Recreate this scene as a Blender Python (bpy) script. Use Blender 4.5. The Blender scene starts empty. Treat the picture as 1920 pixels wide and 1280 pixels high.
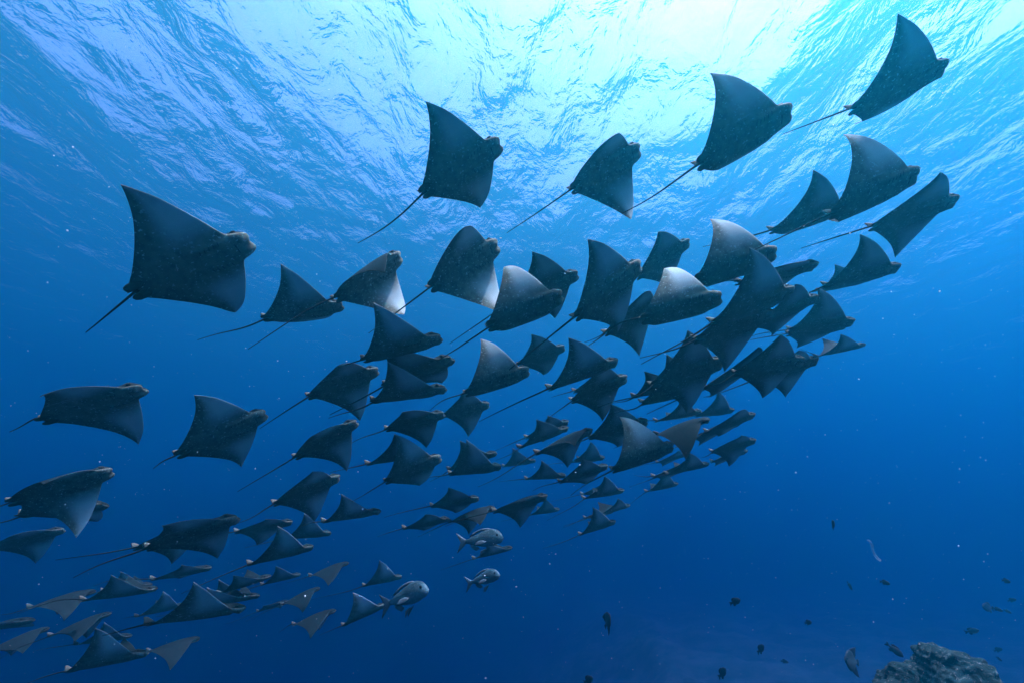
import bpy, math, random
import numpy as np

random.seed(7)
RNG = np.random.default_rng(11)
D2R = math.radians
scene = bpy.context.scene
COL = scene.collection

# ---------------------------------------------------------------- camera
# The lens sits at the origin, 17 m under the surface, tilted 22 degrees up.
cam_data = bpy.data.cameras.new('camera')
cam = bpy.data.objects.new('camera', cam_data)
COL.objects.link(cam)
cam_data.sensor_width = 36.0
cam_data.lens = 16.0
cam_data.clip_start = 0.05
cam_data.clip_end = 3000.0
cam.location = (0, 0, 0)
cam.rotation_euler = (D2R(90 + 22), 0, 0)
scene.camera = cam

# ---------------------------------------------------------------- light
SUN_EL, SUN_AZ = 69.0, 120.0          # degrees; azimuth measured from +Y towards +X
world = bpy.data.worlds.new('World')
scene.world = world
world.use_nodes = True
wn = world.node_tree
bg = wn.nodes['Background']
sky = wn.nodes.new('ShaderNodeTexSky')
sky.sky_type = 'NISHITA'
sky.sun_disc = False
sky.sun_elevation = D2R(SUN_EL)
sky.sun_rotation = D2R(SUN_AZ)
sky.air_density = 0.4
sky.dust_density = 10.0
sky.ozone_density = 0.2
wn.links.new(sky.outputs[0], bg.inputs[0])
bg.inputs[1].default_value = 0.15

sun_data = bpy.data.lights.new('sun', 'SUN')
sun_data.energy = 5.0
sun_data.angle = D2R(0.53)
sun_data.color = (1.0, 0.95, 0.80)
sun = bpy.data.objects.new('sun', sun_data)
COL.objects.link(sun)
sun.location = (0, 0, 30)
sun.rotation_euler = (D2R(90 - SUN_EL), 0, D2R(180 - SUN_AZ))

scene.view_settings.view_transform = 'Standard'
scene.view_settings.look = 'None'
scene.view_settings.exposure = 2.9
scene.view_settings.gamma = 1.0
scene.render.engine = 'CYCLES'
cy = scene.cycles
cy.max_bounces = 8
cy.diffuse_bounces = 2
cy.glossy_bounces = 2
cy.transmission_bounces = 4
cy.volume_bounces = 1
cy.transparent_max_bounces = 12
cy.use_denoising = True
cy.caustics_reflective = False
cy.caustics_refractive = False

SURF_Z = 17.0

# ---------------------------------------------------------------- helpers
def tag(o, label=None, cat=None, group=None, kind=None):
    if label: o['label'] = label
    if cat: o['category'] = cat
    if group: o['group'] = group
    if kind: o['kind'] = kind
    return o

def mesh_obj(name, verts, faces, mat, parent=None, smooth=True, attrs=None):
    me = bpy.data.meshes.new(name)
    me.from_pydata([tuple(map(float, v)) for v in verts], [], [tuple(map(int, f)) for f in faces])
    if smooth:
        me.polygons.foreach_set('use_smooth', np.ones(len(me.polygons), dtype=bool))
    if attrs:
        for k, a in attrs.items():
            at = me.attributes.new(k, 'FLOAT', 'POINT')
            at.data.foreach_set('value', np.asarray(a, dtype=np.float32))
    me.materials.append(mat)
    me.update()
    o = bpy.data.objects.new(name, me)
    COL.objects.link(o)
    if parent is not None: o.parent = parent
    return o

class NT:
    def __init__(self, name):
        self.mat = bpy.data.materials.new(name)
        self.mat.use_nodes = True
        self.t = self.mat.node_tree
        self.t.nodes.clear()
        self.out = self.n('ShaderNodeOutputMaterial')
    def n(self, typ, **kw):
        nd = self.t.nodes.new(typ)
        for k, v in kw.items(): setattr(nd, k, v)
        return nd
    def l(self, a, b): self.t.links.new(a, b)
    def val(self, sock, v): sock.default_value = v
    def math(self, op, a, b=None, c=None, clamp=False):
        m = self.n('ShaderNodeMath', operation=op, use_clamp=clamp)
        for i, x in enumerate((a, b, c)):
            if x is None: continue
            if isinstance(x, (int, float)): m.inputs[i].default_value = x
            else: self.l(x, m.inputs[i])
        return m.outputs[0]
    def mix(self, fac, a, b):
        m = self.n('ShaderNodeMix', data_type='RGBA')
        for s, x in ((0, fac), (6, a), (7, b)):
            if isinstance(x, (int, float)): m.inputs[s].default_value = x
            elif isinstance(x, tuple): m.inputs[s].default_value = (*x, 1)
            else: self.l(x, m.inputs[s])
        return m.outputs[2]
    def attr(self, name):
        return self.n('ShaderNodeAttribute', attribute_name=name).outputs['Fac']
    def noise(self, scale, detail=3, rough=0.55, vec=None, dist=0.0):
        nz = self.n('ShaderNodeTexNoise')
        nz.inputs['Scale'].default_value = scale
        nz.inputs['Detail'].default_value = detail
        nz.inputs['Roughness'].default_value = rough
        nz.inputs['Distortion'].default_value = dist
        if vec is not None: self.l(vec, nz.inputs['Vector'])
        return nz.outputs['Fac']
    def ramp(self, fac, stops):
        r = self.n('ShaderNodeValToRGB')
        els = r.color_ramp.elements
        while len(els) < len(stops): els.new(0.5)
        for e, (p, c) in zip(els, stops):
            e.position = p
            e.color = (*c, 1) if len(c) == 3 else c
        self.l(fac, r.inputs[0])
        return r.outputs[0]
    def objpos(self):
        return self.n('ShaderNodeTexCoord').outputs['Object']
    def bsdf(self, col, rough=0.5, spec=0.4, normal=None):
        b = self.n('ShaderNodeBsdfPrincipled')
        if isinstance(col, tuple): b.inputs['Base Color'].default_value = (*col, 1)
        else: self.l(col, b.inputs['Base Color'])
        if isinstance(rough, (int, float)): b.inputs['Roughness'].default_value = rough
        else: self.l(rough, b.inputs['Roughness'])
        b.inputs['Specular IOR Level'].default_value = spec
        if normal is not None: self.l(normal, b.inputs['Normal'])
        self.l(b.outputs[0], self.out.inputs[0])
        return b
    def bump(self, h, strength=0.3, dist=0.01):
        b = self.n('ShaderNodeBump')
        b.inputs['Strength'].default_value = strength
        b.inputs['Distance'].default_value = dist
        self.l(h, b.inputs['Height'])
        return b.outputs[0]

# ---------------------------------------------------------------- materials
def make_skin():
    m = NT('ray_skin')
    v, s, c = m.attr('ventral'), m.attr('span'), m.attr('chord')
    pos = m.objpos()
    mot = m.ramp(m.noise(24, 5, 0.65, pos), [(0.32, (0,)*3), (0.68, (1,)*3)])
    rnd = m.n('ShaderNodeObjectInfo').outputs['Random']
    big = m.noise(5, 3, 0.55, pos)
    # back: olive brown; belly: pale with dusky margins
    back = m.mix(m.math('MULTIPLY', mot, 1.0), (0.0065, 0.0090, 0.0082), (0.0165, 0.0205, 0.0175))
    back = m.mix(m.math('MULTIPLY', big, 0.5), back, (0.006, 0.008, 0.007))
    belly = m.mix(mot, (0.11, 0.095, 0.065), (0.30, 0.265, 0.19))
    dusk = m.ramp(m.math('ADD', s, m.math('MULTIPLY', m.math('SUBTRACT', big, 0.5), 0.5)),
                  [(0.0, (0.35,)*3), (0.35, (0.0,)*3), (0.72, (0.05,)*3), (1.0, (0.7,)*3)])
    tr = m.ramp(m.math('ADD', c, m.math('MULTIPLY', m.math('SUBTRACT', big, 0.5), 0.25)),
                [(0.0, (0.0,)*3), (0.55, (0.05,)*3), (0.85, (0.45,)*3), (1.0, (0.85,)*3)])
    pale = m.math('MULTIPLY', m.ramp(s, [(0.22, (0,)*3), (0.5, (1,)*3), (0.95, (1,)*3)]), m.ramp(c, [(0.4, (1,)*3), (0.75, (0,)*3)]))  # pale belly skin, whitened on the outer leading wing as painted-in light
    belly = m.mix(pale, belly, (0.60, 0.585, 0.52))
    dark = m.math('MAXIMUM', dusk, tr)
    belly = m.mix(m.math('MULTIPLY', dark, 0.75), belly, (0.07, 0.06, 0.042))
    fleck = m.ramp(m.noise(70, 2, 0.5, pos), [(0.63, (0,)*3), (0.68, (1,)*3)])
    belly = m.mix(m.math('MULTIPLY', fleck, 0.75), belly, (0.60, 0.60, 0.52))
    sm = m.n('ShaderNodeMapping'); sm.inputs['Scale'].default_value = (4, 60, 20); sm.inputs['Rotation'].default_value = (0, 0, 0.5)
    m.l(pos, sm.inputs[0])
    scr = m.ramp(m.noise(1.0, 2, 0.5, sm.outputs[0]), [(0.70, (0,)*3), (0.74, (1,)*3)])
    belly = m.mix(m.math('MULTIPLY', scr, 0.35), belly, (0.52, 0.51, 0.45))
    belly = m.mix(m.math('MULTIPLY', rnd, 0.45), belly, m.mix(0.55, belly, (0.05, 0.05, 0.04)))
    vm = m.ramp(v, [(0.40, (0, 0, 0)), (0.60, (1, 1, 1))])
    col = m.mix(vm, back, belly)
    rough = m.math('ADD', 0.42, m.math('MULTIPLY', mot, 0.2))
    m.bsdf(col, rough, 0.035, m.bump(m.noise(90, 4, 0.65, pos), 0.25, 0.005))
    return m.mat

def plain(name, lo, hi, scale=30, rough=0.5, spec=0.3):
    m = NT(name)
    m.bsdf(m.mix(m.noise(scale, 3, 0.6, m.objpos()), lo, hi), rough, spec * 0.2)
    return m.mat

SKIN = make_skin()
FIN = plain('ray_fin_skin', (0.085, 0.066, 0.045), (0.19, 0.15, 0.105), 60, 0.6, 0.15)
PELV = plain('pelvic_skin', (0.05, 0.044, 0.03), (0.11, 0.095, 0.065), 60, 0.6, 0.15)
TAIL = plain('tail_skin', (0.008, 0.007, 0.006), (0.018, 0.015, 0.013), 40, 0.7, 0.1)
EYE = plain('eye_black', (0.006, 0.006, 0.007), (0.02, 0.018, 0.015), 20, 0.2, 0.5)
SLIT = plain('slit_dark', (0.010, 0.012, 0.013), (0.03, 0.03, 0.032), 20, 0.7, 0.1)

# ---------------------------------------------------------------- the sea: surface, water body, bottom
def wave_height(x, y):
    r = np.random.default_rng(5)
    z = np.zeros_like(x)
    main = D2R(8)
    for lam, amp, spread, k in ((17.0, 0.19, 0.5, 5), (7.7, 0.118, 0.7, 7), (3.7, 0.050, 0.9, 10), (1.8, 0.018, 1.1, 10)):
        for i in range(k):
            l = lam * r.uniform(0.75, 1.35)
            a = main + r.normal(0, spread * 0.6)
            kx, ky = math.cos(a) * 2 * math.pi / l, math.sin(a) * 2 * math.pi / l
            ph = r.uniform(0, 2 * math.pi)
            # sharpened crests
            z += amp / math.sqrt(k) * 1.6 * (np.sin(kx * x + ky * y + ph) + 0.25 * np.cos(2 * (kx * x + ky * y + ph)))
    return z

def grid_mesh(name, xs, ys, zf, mat):
    X, Y = np.meshgrid(xs, ys)
    Z = zf(X, Y)
    nx, ny = len(xs), len(ys)
    V = np.stack([X, Y, Z], -1).reshape(-1, 3)
    idx = np.arange(nx * ny).reshape(ny, nx)
    F = np.stack([idx[:-1, :-1], idx[:-1, 1:], idx[1:, 1:], idx[1:, :-1]], -1).reshape(-1, 4)
    me = bpy.data.meshes.new(name)
    me.vertices.add(len(V)); me.vertices.foreach_set('co', V.astype(np.float32).ravel())
    me.loops.add(F.size); me.loops.foreach_set('vertex_index', F.astype(np.int32).ravel())
    me.polygons.add(len(F))
    me.polygons.foreach_set('loop_start', np.arange(0, F.size, 4, dtype=np.int32))
    me.polygons.foreach_set('use_smooth', np.ones(len(F), dtype=bool))
    me.update(calc_edges=True); me.validate()
    me.materials.append(mat)
    o = bpy.data.objects.new(name, me)
    COL.objects.link(o)
    return o

def make_surface_mat():
    m = NT('water_surface_material')
    pos = m.objpos()
    mp = m.n('ShaderNodeMapping')
    mp.inputs['Rotation'].default_value = (0, 0, D2R(-6))
    mp.inputs['Scale'].default_value = (0.68, 0.39, 1.0)
    m.l(pos, mp.inputs[0])
    h = m.math('ADD', m.math('MULTIPLY', m.noise(1.05, 5, 0.56, mp.outputs[0], 0.45), 1.0),
               m.math('MULTIPLY', m.noise(3.0, 3, 0.5, mp.outputs[0], 0.5), 0.12))
    nrm = m.bump(h, 1.0, 0.44)
    fr = m.n('ShaderNodeFresnel'); fr.inputs['IOR'].default_value = 1.333
    m.l(nrm, fr.inputs['Normal'])
    tr = m.n('ShaderNodeBsdfTransparent')
    rf = m.n('ShaderNodeBsdfRefraction'); rf.inputs['Roughness'].default_value = 0.38; rf.inputs['IOR'].default_value = 1.333
    m.l(nrm, rf.inputs['Normal'])
    gl = m.n('ShaderNodeBsdfGlossy'); gl.inputs['Roughness'].default_value = 0.14
    m.l(nrm, gl.inputs['Normal'])
    a = m.n('ShaderNodeMixShader'); a.inputs[0].default_value = 0.42
    m.l(tr.outputs[0], a.inputs[1]); m.l(rf.outputs[0], a.inputs[2])
    b = m.n('ShaderNodeMixShader')
    # micro ripples let a little light through even past the critical angle
    m.l(m.math('MULTIPLY', fr.outputs[0], 0.80), b.inputs[0]); m.l(a.outputs[0], b.inputs[1]); m.l(gl.outputs[0], b.inputs[2])
    m.l(b.outputs[0], m.out.inputs[0])
    return m.mat

def spread(n, half, lin):
    t = np.linspace(-1, 1, n)
    k = math.asinh(half / lin)
    return lin * np.sinh(k * t)

surface = grid_mesh('water_surface', spread(460, 230, 22), spread(460, 230, 22) + 20,
                    lambda X, Y: SURF_Z + wave_height(X, Y), make_surface_mat())
tag(surface, 'rippled sea surface seen from below', kind='structure')

def make_haze():
    m = NT('sea_water')
    v = m.n('ShaderNodeVolumePrincipled')
    v.inputs['Color'].default_value = (0.0037, 0.1930, 0.2428, 1)
    v.inputs['Absorption Color'].default_value = (0.0000, 0.0332, 0.4393, 1)
    v.inputs['Density'].default_value = 0.0803
    v.inputs['Anisotropy'].default_value = 0.780
    m.l(v.outputs[0], m.out.inputs['Volume'])
    m.mat.cycles.homogeneous_volume = True
    m.mat.cycles.volume_sampling = 'MULTIPLE_IMPORTANCE'
    x0, x1, y0, y1, z0, z1 = -220, 220, -180, 225, -33, SURF_Z - 1.1
    V = [(x, y, z) for z in (z0, z1) for x, y in ((x0, y0), (x1, y0), (x1, y1), (x0, y1))]
    F = [(3, 2, 1, 0), (4, 5, 6, 7), (0, 1, 5, 4), (1, 2, 6, 5), (2, 3, 7, 6), (3, 0, 4, 7)]
    o = mesh_obj('haze', V, F, m.mat, smooth=False)
    tag(o, 'blue sea water', kind='stuff')
make_haze()

def hnoise(x, y, seed, scale, octaves=4):
    r = np.random.default_rng(seed)
    z = np.zeros_like(x); amp = 1.0; f = 1.0 / scale
    for o in range(octaves):
        for i in range(4):
            a = r.uniform(0, 2 * math.pi); ph = r.uniform(0, 2 * math.pi); ff = f * r.uniform(0.7, 1.4)
            z += amp * 0.35 * np.sin(2 * math.pi * ff * (math.cos(a) * x + math.sin(a) * y) + ph)
        amp *= 0.5; f *= 2
    return z

def bottom_z(X, Y):
    # reef slope: shallow on the right, falling away to the left
    base = -7.2 - 0.60 * np.clip(9.5 - X, 0, 60) - 0.02 * np.clip(Y - 8, 0, 90)
    base = np.maximum(base, -26)
    return base + 0.35 * hnoise(X, Y, 3, 7.0)

def make_bottom_mat():
    m = NT('sea_bottom_material')
    pos = m.objpos()
    n1 = m.noise(0.8, 5, 0.6, pos); n2 = m.noise(6, 5, 0.65, pos)
    col = m.mix(m.math('MULTIPLY', n2, 1.0), (0.025, 0.034, 0.020), (0.075, 0.085, 0.055))
    col = m.mix(m.ramp(n1, [(0.4, (0,)*3), (0.6, (1,)*3)]), col, (0.11, 0.115, 0.08))
    m.bsdf(col, 0.9, 0.1, m.bump(n2, 0.6, 0.1))
    return m.mat
bottom = grid_mesh('seabed', spread(260, 135, 14), spread(260, 115, 14) + 12, bottom_z, make_bottom_mat())
tag(bottom, 'reef slope falling away into deep water', kind='structure')

# ---------------------------------------------------------------- cownose rays
HS = 0.45           # half span in metres
KX = 1.08
LEAD = np.array([(0, .578), (.03, .588), (.07, .602), (.11, .592), (.14, .558), (.158, .515), (.17, .465), (.182, .43), (.205, .410),
                 (.26, .385), (.4, .325), (.6, .225), (.8, .105), (.9, .020), (.96, -.035), (1, -.074)])
TRAIL = np.array([(0, -.60), (.05, -.60), (.09, -.588), (.13, -.555), (.2, -.49), (.35, -.372), (.5, -.268), (.7, -.158), (.85, -.106), (.95, -.083), (1, -.0755)])

def pchip(P, x):
    X, Y = P[:, 0], P[:, 1]
    h = np.diff(X); d = np.diff(Y) / h
    m = np.zeros_like(Y)
    for i in range(1, len(X) - 1):
        if d[i - 1] * d[i] > 0:
            w1, w2 = 2 * h[i] + h[i - 1], h[i] + 2 * h[i - 1]
            m[i] = (w1 + w2) / (w1 / d[i - 1] + w2 / d[i])
    m[0], m[-1] = d[0], d[-1]
    x = np.clip(x, X[0], X[-1])
    i = np.clip(np.searchsorted(X, x, side='right') - 1, 0, len(X) - 2)
    t = (x - X[i]) / h[i]
    return ((2*t**3 - 3*t**2 + 1) * Y[i] + (t**3 - 2*t**2 + t) * h[i] * m[i]
            + (-2*t**3 + 3*t**2) * Y[i+1] + (t**3 - t**2) * h[i] * m[i+1])

def prof(v):
    v = np.clip(v, 0, 1)
    p = 0.2969*np.sqrt(v) - 0.1260*v - 0.3516*v**2 + 0.2843*v**3 - 0.1036*v**4
    return p / 0.1001

def g(x, c, w): return np.exp(-((x - c) / w) ** 2)

def surf_z(x, y, top):
    s = np.abs(y)
    le, te = pchip(LEAD, s), pchip(TRAIL, s)
    v = np.clip((le - x) / np.maximum(le - te, 1e-4), 0, 1)
    p = prof(v)
    if top:
        t = 0.005 + 0.085 * np.exp(-(s / .19)**2) + 0.032 * (1 - s)**1.6
        z = t * p
        edge = np.clip(p * 1.6, 0, 1)
        z += edge * (0.030 * g(x, .475, .055) * g(s, .140, .030)        # brow over the eye
                     - 0.016 * g(x, .355, .05) * np.exp(-(s / .16)**2))   # neck
        z += edge * 0.012 * np.exp(-(s / .035)**2) * np.clip((.1 - x) / .6, 0, 1)
        return z
    t = 0.003 + 0.040 * np.exp(-(s / .24)**2) + 0.020 * (1 - s)**1.5
    z = -t * p
    edge = np.clip(p * 1.6, 0, 1)
    z += edge * (-0.034 * g(x, .525, .05) * g(s, .075, .045)             # lobes under the snout
                 + 0.016 * g(x, .425, .020) * np.exp(-(s / .11)**6)        # mouth crease
                 - 0.012 * g(x, .385, .03) * np.exp(-(s / .12)**4)
                 - 0.014 * np.clip((x - .02) / .12, 0, 1) * np.clip((.40 - x) / .08, 0, 1) * g(s, .150, .035)  # gill ridge
                 + 0.008 * g(s, .225, .035) * np.clip((x + .1) / .2, 0, 1))
    return z

def wing_tables(a, c, e=0.0):
    S = np.linspace(0, 1.02, 103)
    t = np.clip(S / .35, 0, 1)
    th = a * (t * t * (3 - 2 * t)) + c * S * S + e * np.clip((S - .68) / .32, 0, 1) ** 2
    mid = (th[1:] + th[:-1]) / 2
    ds = S[1]
    Y = np.concatenate([[0], np.cumsum(np.cos(mid)) * ds])
    Z = np.concatenate([[0], np.cumsum(np.sin(mid)) * ds])
    return S, th, Y, Z

def bend(P, pose):
    """flat ray coordinates (half-span units) -> flapping pose, metres"""
    P = np.asarray(P, float)
    aR, cR, aF, cF, sc, sR, sF, eR, eF, tw = pose
    out = np.empty_like(P)
    for side, a, c, sw, e in ((-1, aR, cR, sR, eR), (1, aF, cF, sF, eF)):
        msk = (P[:, 1] < 0) if side < 0 else (P[:, 1] >= 0)
        if not msk.any(): continue
        q = P[msk]; s = np.abs(q[:, 1])
        S, th, Y, Z = wing_tables(a, c, e)
        t, y, z = np.interp(s, S, th), np.interp(s, S, Y), np.interp(s, S, Z)
        x = q[:, 0] * KX + sw * s**2
        zz = q[:, 2] - (0.06 * c + tw) * s**2 * (q[:, 0] - 0.05)         # trailing edge lags the stroke
        out[msk] = np.stack([x, side * (y - np.sin(t) * zz), z + np.cos(t) * zz], -1)
    return out * HS * sc

def ray_grid(ny_in, ny_out, nv):
    half = np.concatenate([np.linspace(0, .21, ny_in), .21 + (.999 - .21) * (np.linspace(0, 1, ny_out)[1:]) ** 0.9])
    ys = np.concatenate([-half[:0:-1], half])
    vs = (1 - np.cos(np.linspace(0, math.pi, nv))) / 2
    s = np.abs(ys)
    le, te = pchip(LEAD, s), pchip(TRAIL, s)
    n = len(ys)
    X = le[:, None] + (te - le)[:, None] * vs[None, :]
    Yg = np.repeat(ys[:, None], nv, 1)
    zt, zb = surf_z(X, Yg, True), surf_z(X, Yg, False)
    top = np.stack([X, Yg, zt], -1)
    bot = np.stack([X, Yg, zb], -1)[:, 1:-1]
    V = np.concatenate([top.reshape(-1, 3), bot.reshape(-1, 3)])
    ventral = np.concatenate([np.tile(np.where((np.arange(nv) == 0) | (np.arange(nv) == nv - 1), .5, 0.0), n), np.ones(n * (nv - 2))])
    span = np.concatenate([np.repeat(s, nv), np.repeat(s, nv - 2)])
    chord = np.concatenate([np.tile(vs, n), np.tile(vs[1:-1], n)])
    it = lambda i, j: i * nv + j
    off = n * nv
    def ib(i, j):
        return it(i, j) if j in (0, nv - 1) else off + i * (nv - 2) + j - 1
    F = []
    for i in range(n - 1):
        for j in range(nv - 1):
            F.append((it(i, j), it(i, j + 1), it(i + 1, j + 1), it(i + 1, j)))
            F.append((ib(i, j), ib(i + 1, j), ib(i + 1, j + 1), ib(i, j + 1)))
    for i in (0, n - 1):            # close the wing tips
        for j in range(nv - 1):
            q = (it(i, j), ib(i, j), ib(i, j + 1), it(i, j + 1))
            q = tuple(dict.fromkeys(q))
            if len(q) >= 3: F.append(q if i == 0 else q[::-1])
    return V, F, dict(ventral=ventral, span=span, chord=chord)

GRIDS = {0: ray_grid(13, 26, 26), 1: ray_grid(9, 16, 16)}

def tube(pts, rad, k=6):
    pts = np.asarray(pts, float); n = len(pts)
    tan = np.gradient(pts, axis=0); tan /= np.linalg.norm(tan, axis=1)[:, None]
    up = np.array([0, 0, 1.0])
    V, F = [], []
    for i in range(n):
        a = np.cross(tan[i], up); a /= np.linalg.norm(a) + 1e-9
        b = np.cross(a, tan[i])
        for j in range(k):
            w = 2 * math.pi * j / k
            V.append(pts[i] + rad[i] * (math.cos(w) * a + math.sin(w) * b))
    for i in range(n - 1):
        for j in range(k):
            F.append((i*k + j, i*k + (j+1) % k, (i+1)*k + (j+1) % k, (i+1)*k + j))
    F.append(tuple(range(k))[::-1]); F.append(tuple((n-1)*k + j for j in range(k)))
    return V, F

def plate(outline, thick, axis):
    """a thin lens-shaped fin: outline in 2-D (list of (u,v)), pinched edge; axis 'y' = upright, 'z' = flat"""
    o = np.asarray(outline, float); c = o.mean(0); n = len(o)
    rim = o; inner = c + (o - c) * 0.72
    V = []
    def put(p, h):
        return (p[0], h, p[1]) if axis == 'y' else (p[0], p[1], h)
    for p in rim: V.append(put(p, 0.0))
    for p in inner: V.append(put(p, thick))
    for p in inner: V.append(put(p, -thick))
    V.append(put(c, thick * 1.2)); V.append(put(c, -thick * 1.2))
    F = []
    for i in range(n):
        j = (i + 1) % n
        F += [(i, j, n + j, n + i), (j, i, 2*n + i, 2*n + j), (n + i, n + j, 3*n), (2*n + j, 2*n + i, 3*n + 1)]
    return np.array(V), F

def ellipsoid(c, r, nu=10, nv=6):
    V = [(c[0], c[1], c[2] + r[2])]
    for j in range(1, nv):
        ph = math.pi * j / nv
        for i in range(nu):
            th = 2 * math.pi * i / nu
            V.append((c[0] + r[0]*math.sin(ph)*math.cos(th), c[1] + r[1]*math.sin(ph)*math.sin(th), c[2] + r[2]*math.cos(ph)))
    V.append((c[0], c[1], c[2] - r[2]))
    F = [(0, 1 + i, 1 + (i+1) % nu) for i in range(nu)]
    for j in range(nv - 2):
        for i in range(nu):
            a, b = 1 + j*nu + i, 1 + j*nu + (i+1) % nu
            F.append((a, a + nu, b + nu, b))
    L = len(V) - 1; b0 = 1 + (nv-2)*nu
    F += [(L, b0 + (i+1) % nu, b0 + i) for i in range(nu)]
    return np.array(V), F

def strip(p0, p1, w, bow=0.0, n=9):
    """a slit lying on the belly from p0 to p1 (x,y), spindle shaped and slightly sunk into a groove"""
    p0, p1 = np.array(p0, float), np.array(p1, float)
    t = np.linspace(0, 1, n); d = p1 - p0
    nrm = np.array([-d[1], d[0]]); nrm /= np.linalg.norm(nrm)
    c = p0 + t[:, None] * d + (bow * (1 - (2*t - 1)**2))[:, None] * nrm
    hw = w * np.sqrt(np.clip(1 - (2*t - 1)**4, 0.02, 1))
    a, b = c + hw[:, None] * nrm, c - hw[:, None] * nrm
    V = []
    for q, lift in ((a, 0.0), (c, -0.0035), (b, 0.0)):
        z = surf_z(q[:, 0], q[:, 1], False) + lift
        V.append(np.stack([q[:, 0], q[:, 1], z - 0.0006], -1))
    for q in (c,):
        z = surf_z(q[:, 0], q[:, 1], False) + 0.006
        V.append(np.stack([q[:, 0], q[:, 1], z], -1))
    V = np.concatenate(V)
    F = []
    for i in range(n - 1):
        for k0, k1 in ((0, 1), (1, 2), (2, 3), (3, 0)):
            F.append((k0*n + i, k1*n + i, k1*n + i + 1, k0*n + i + 1))
    return V, F

DORSAL_OUT = [(-.53, .015), (-.575, .055), (-.615, .088), (-.650, .104), (-.672, .098), (-.668, .072), (-.662, .040), (-.664, .008), (-.60, .0)]
PELVIC_OUT = [(-.44, .060), (-.50, .108), (-.555, .122), (-.605, .118), (-.640, .098), (-.652, .070), (-.645, .042), (-.615, .022), (-.52, .018)]

def rot_matrix(yaw, pitch, roll):
    cy_, sy = math.cos(yaw), math.sin(yaw); cp, sp = math.cos(pitch), math.sin(pitch); cr, sr = math.cos(roll), math.sin(roll)
    return (np.array([[cy_, -sy, 0], [sy, cy_, 0], [0, 0, 1]]) @ np.array([[cp, 0, -sp], [0, 1, 0], [sp, 0, cp]])
            @ np.array([[1, 0, 0], [0, cr, -sr], [0, sr, cr]]))

def place(root, loc, R):
    from mathutils import Matrix
    M = Matrix([[*map(float, R[i]), float(loc[i])] for i in range(3)] + [[0, 0, 0, 1]])
    root.matrix_world = M

def build_ray(row):
    x, y, z, yaw, pit, rol, aR, cR, aF, cF, sc, sR, sF, tx, ty, tz, label = row
    eR, eF = RNG.normal(2, 14), RNG.normal(2, 14)      # flick of the wing tips
    pose = (D2R(aR), D2R(cR), D2R(aF), D2R(cF), sc, sR, sF, D2R(eR), D2R(eF), RNG.normal(0, 0.09))
    root = bpy.data.objects.new('cownose_ray', None)
    root.empty_display_size = 0.1
    COL.objects.link(root)
    place(root, (x, y, z), rot_matrix(D2R(yaw), D2R(pit), D2R(rol)))
    tag(root, label, 'ray', 'school of cownose rays')
    dist = math.sqrt(x*x + y*y + z*z)
    near = dist < 5.6
    V, F, at = GRIDS[0 if near else 1]
    mesh_obj('body', bend(V, pose), F, SKIN, root, attrs=at)
    k = HS * sc
    # whip tail
    p0 = np.array([-.56 * KX, 0, .012]) * k
    p1 = np.array([-.67, 0, 0]) * k + np.array([tx, ty, tz])
    t = np.linspace(0, 1, 12)
    pts = p0 + (p1 - p0) * t[:, None]
    sag = RNG.normal(0, 0.012); sg2 = RNG.normal(0, 0.010)
    wig = np.sin(math.pi * t) + RNG.normal(0, 0.35) * np.sin(2 * math.pi * t)
    pts[:, 2] += sag * wig; pts[:, 1] += sg2 * wig
    tv, tf = tube(pts, (0.0075 - 0.0052 * t) * sc * np.where(t < .06, 1.7, 1.0))
    mesh_obj('tail', tv, tf, TAIL, root)
    dv, df = plate(DORSAL_OUT, .010, 'y')
    mesh_obj('dorsal_fin', bend(dv + np.array([0, 0, .012]), pose), df, FIN, root)
    for sd in (-1, 1):
        pv, pf = plate([(a, b * sd) for a, b in PELVIC_OUT], .006, 'z')
        mesh_obj('pelvic_fin', bend(pv + np.array([0, 0, -.012]), pose), pf, PELV, root)
    for sd in (-1, 1):
        ev, ef = ellipsoid((.480, sd * .158, .036), (.034, .019, .021))
        mesh_obj('eye', bend(ev, pose), ef, EYE, root)
    if near:
        mv, mf = strip((.425, -.112), (.425, .112), .0060, -.012)
        mesh_obj('mouth', bend(mv, pose), mf, SLIT, root)
    if dist < 4.4:
        for sd in (-1, 1):
            for i in range(5):
                gx = .315 - .048 * i
                gv, gf = strip((gx, sd * (.172 - .006 * i)), (gx - .012, sd * (.122 - .006 * i)), .0048, 0, 7)
                mesh_obj('gill_slit', bend(gv, pose), gf, SLIT, root)
    return root

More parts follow.
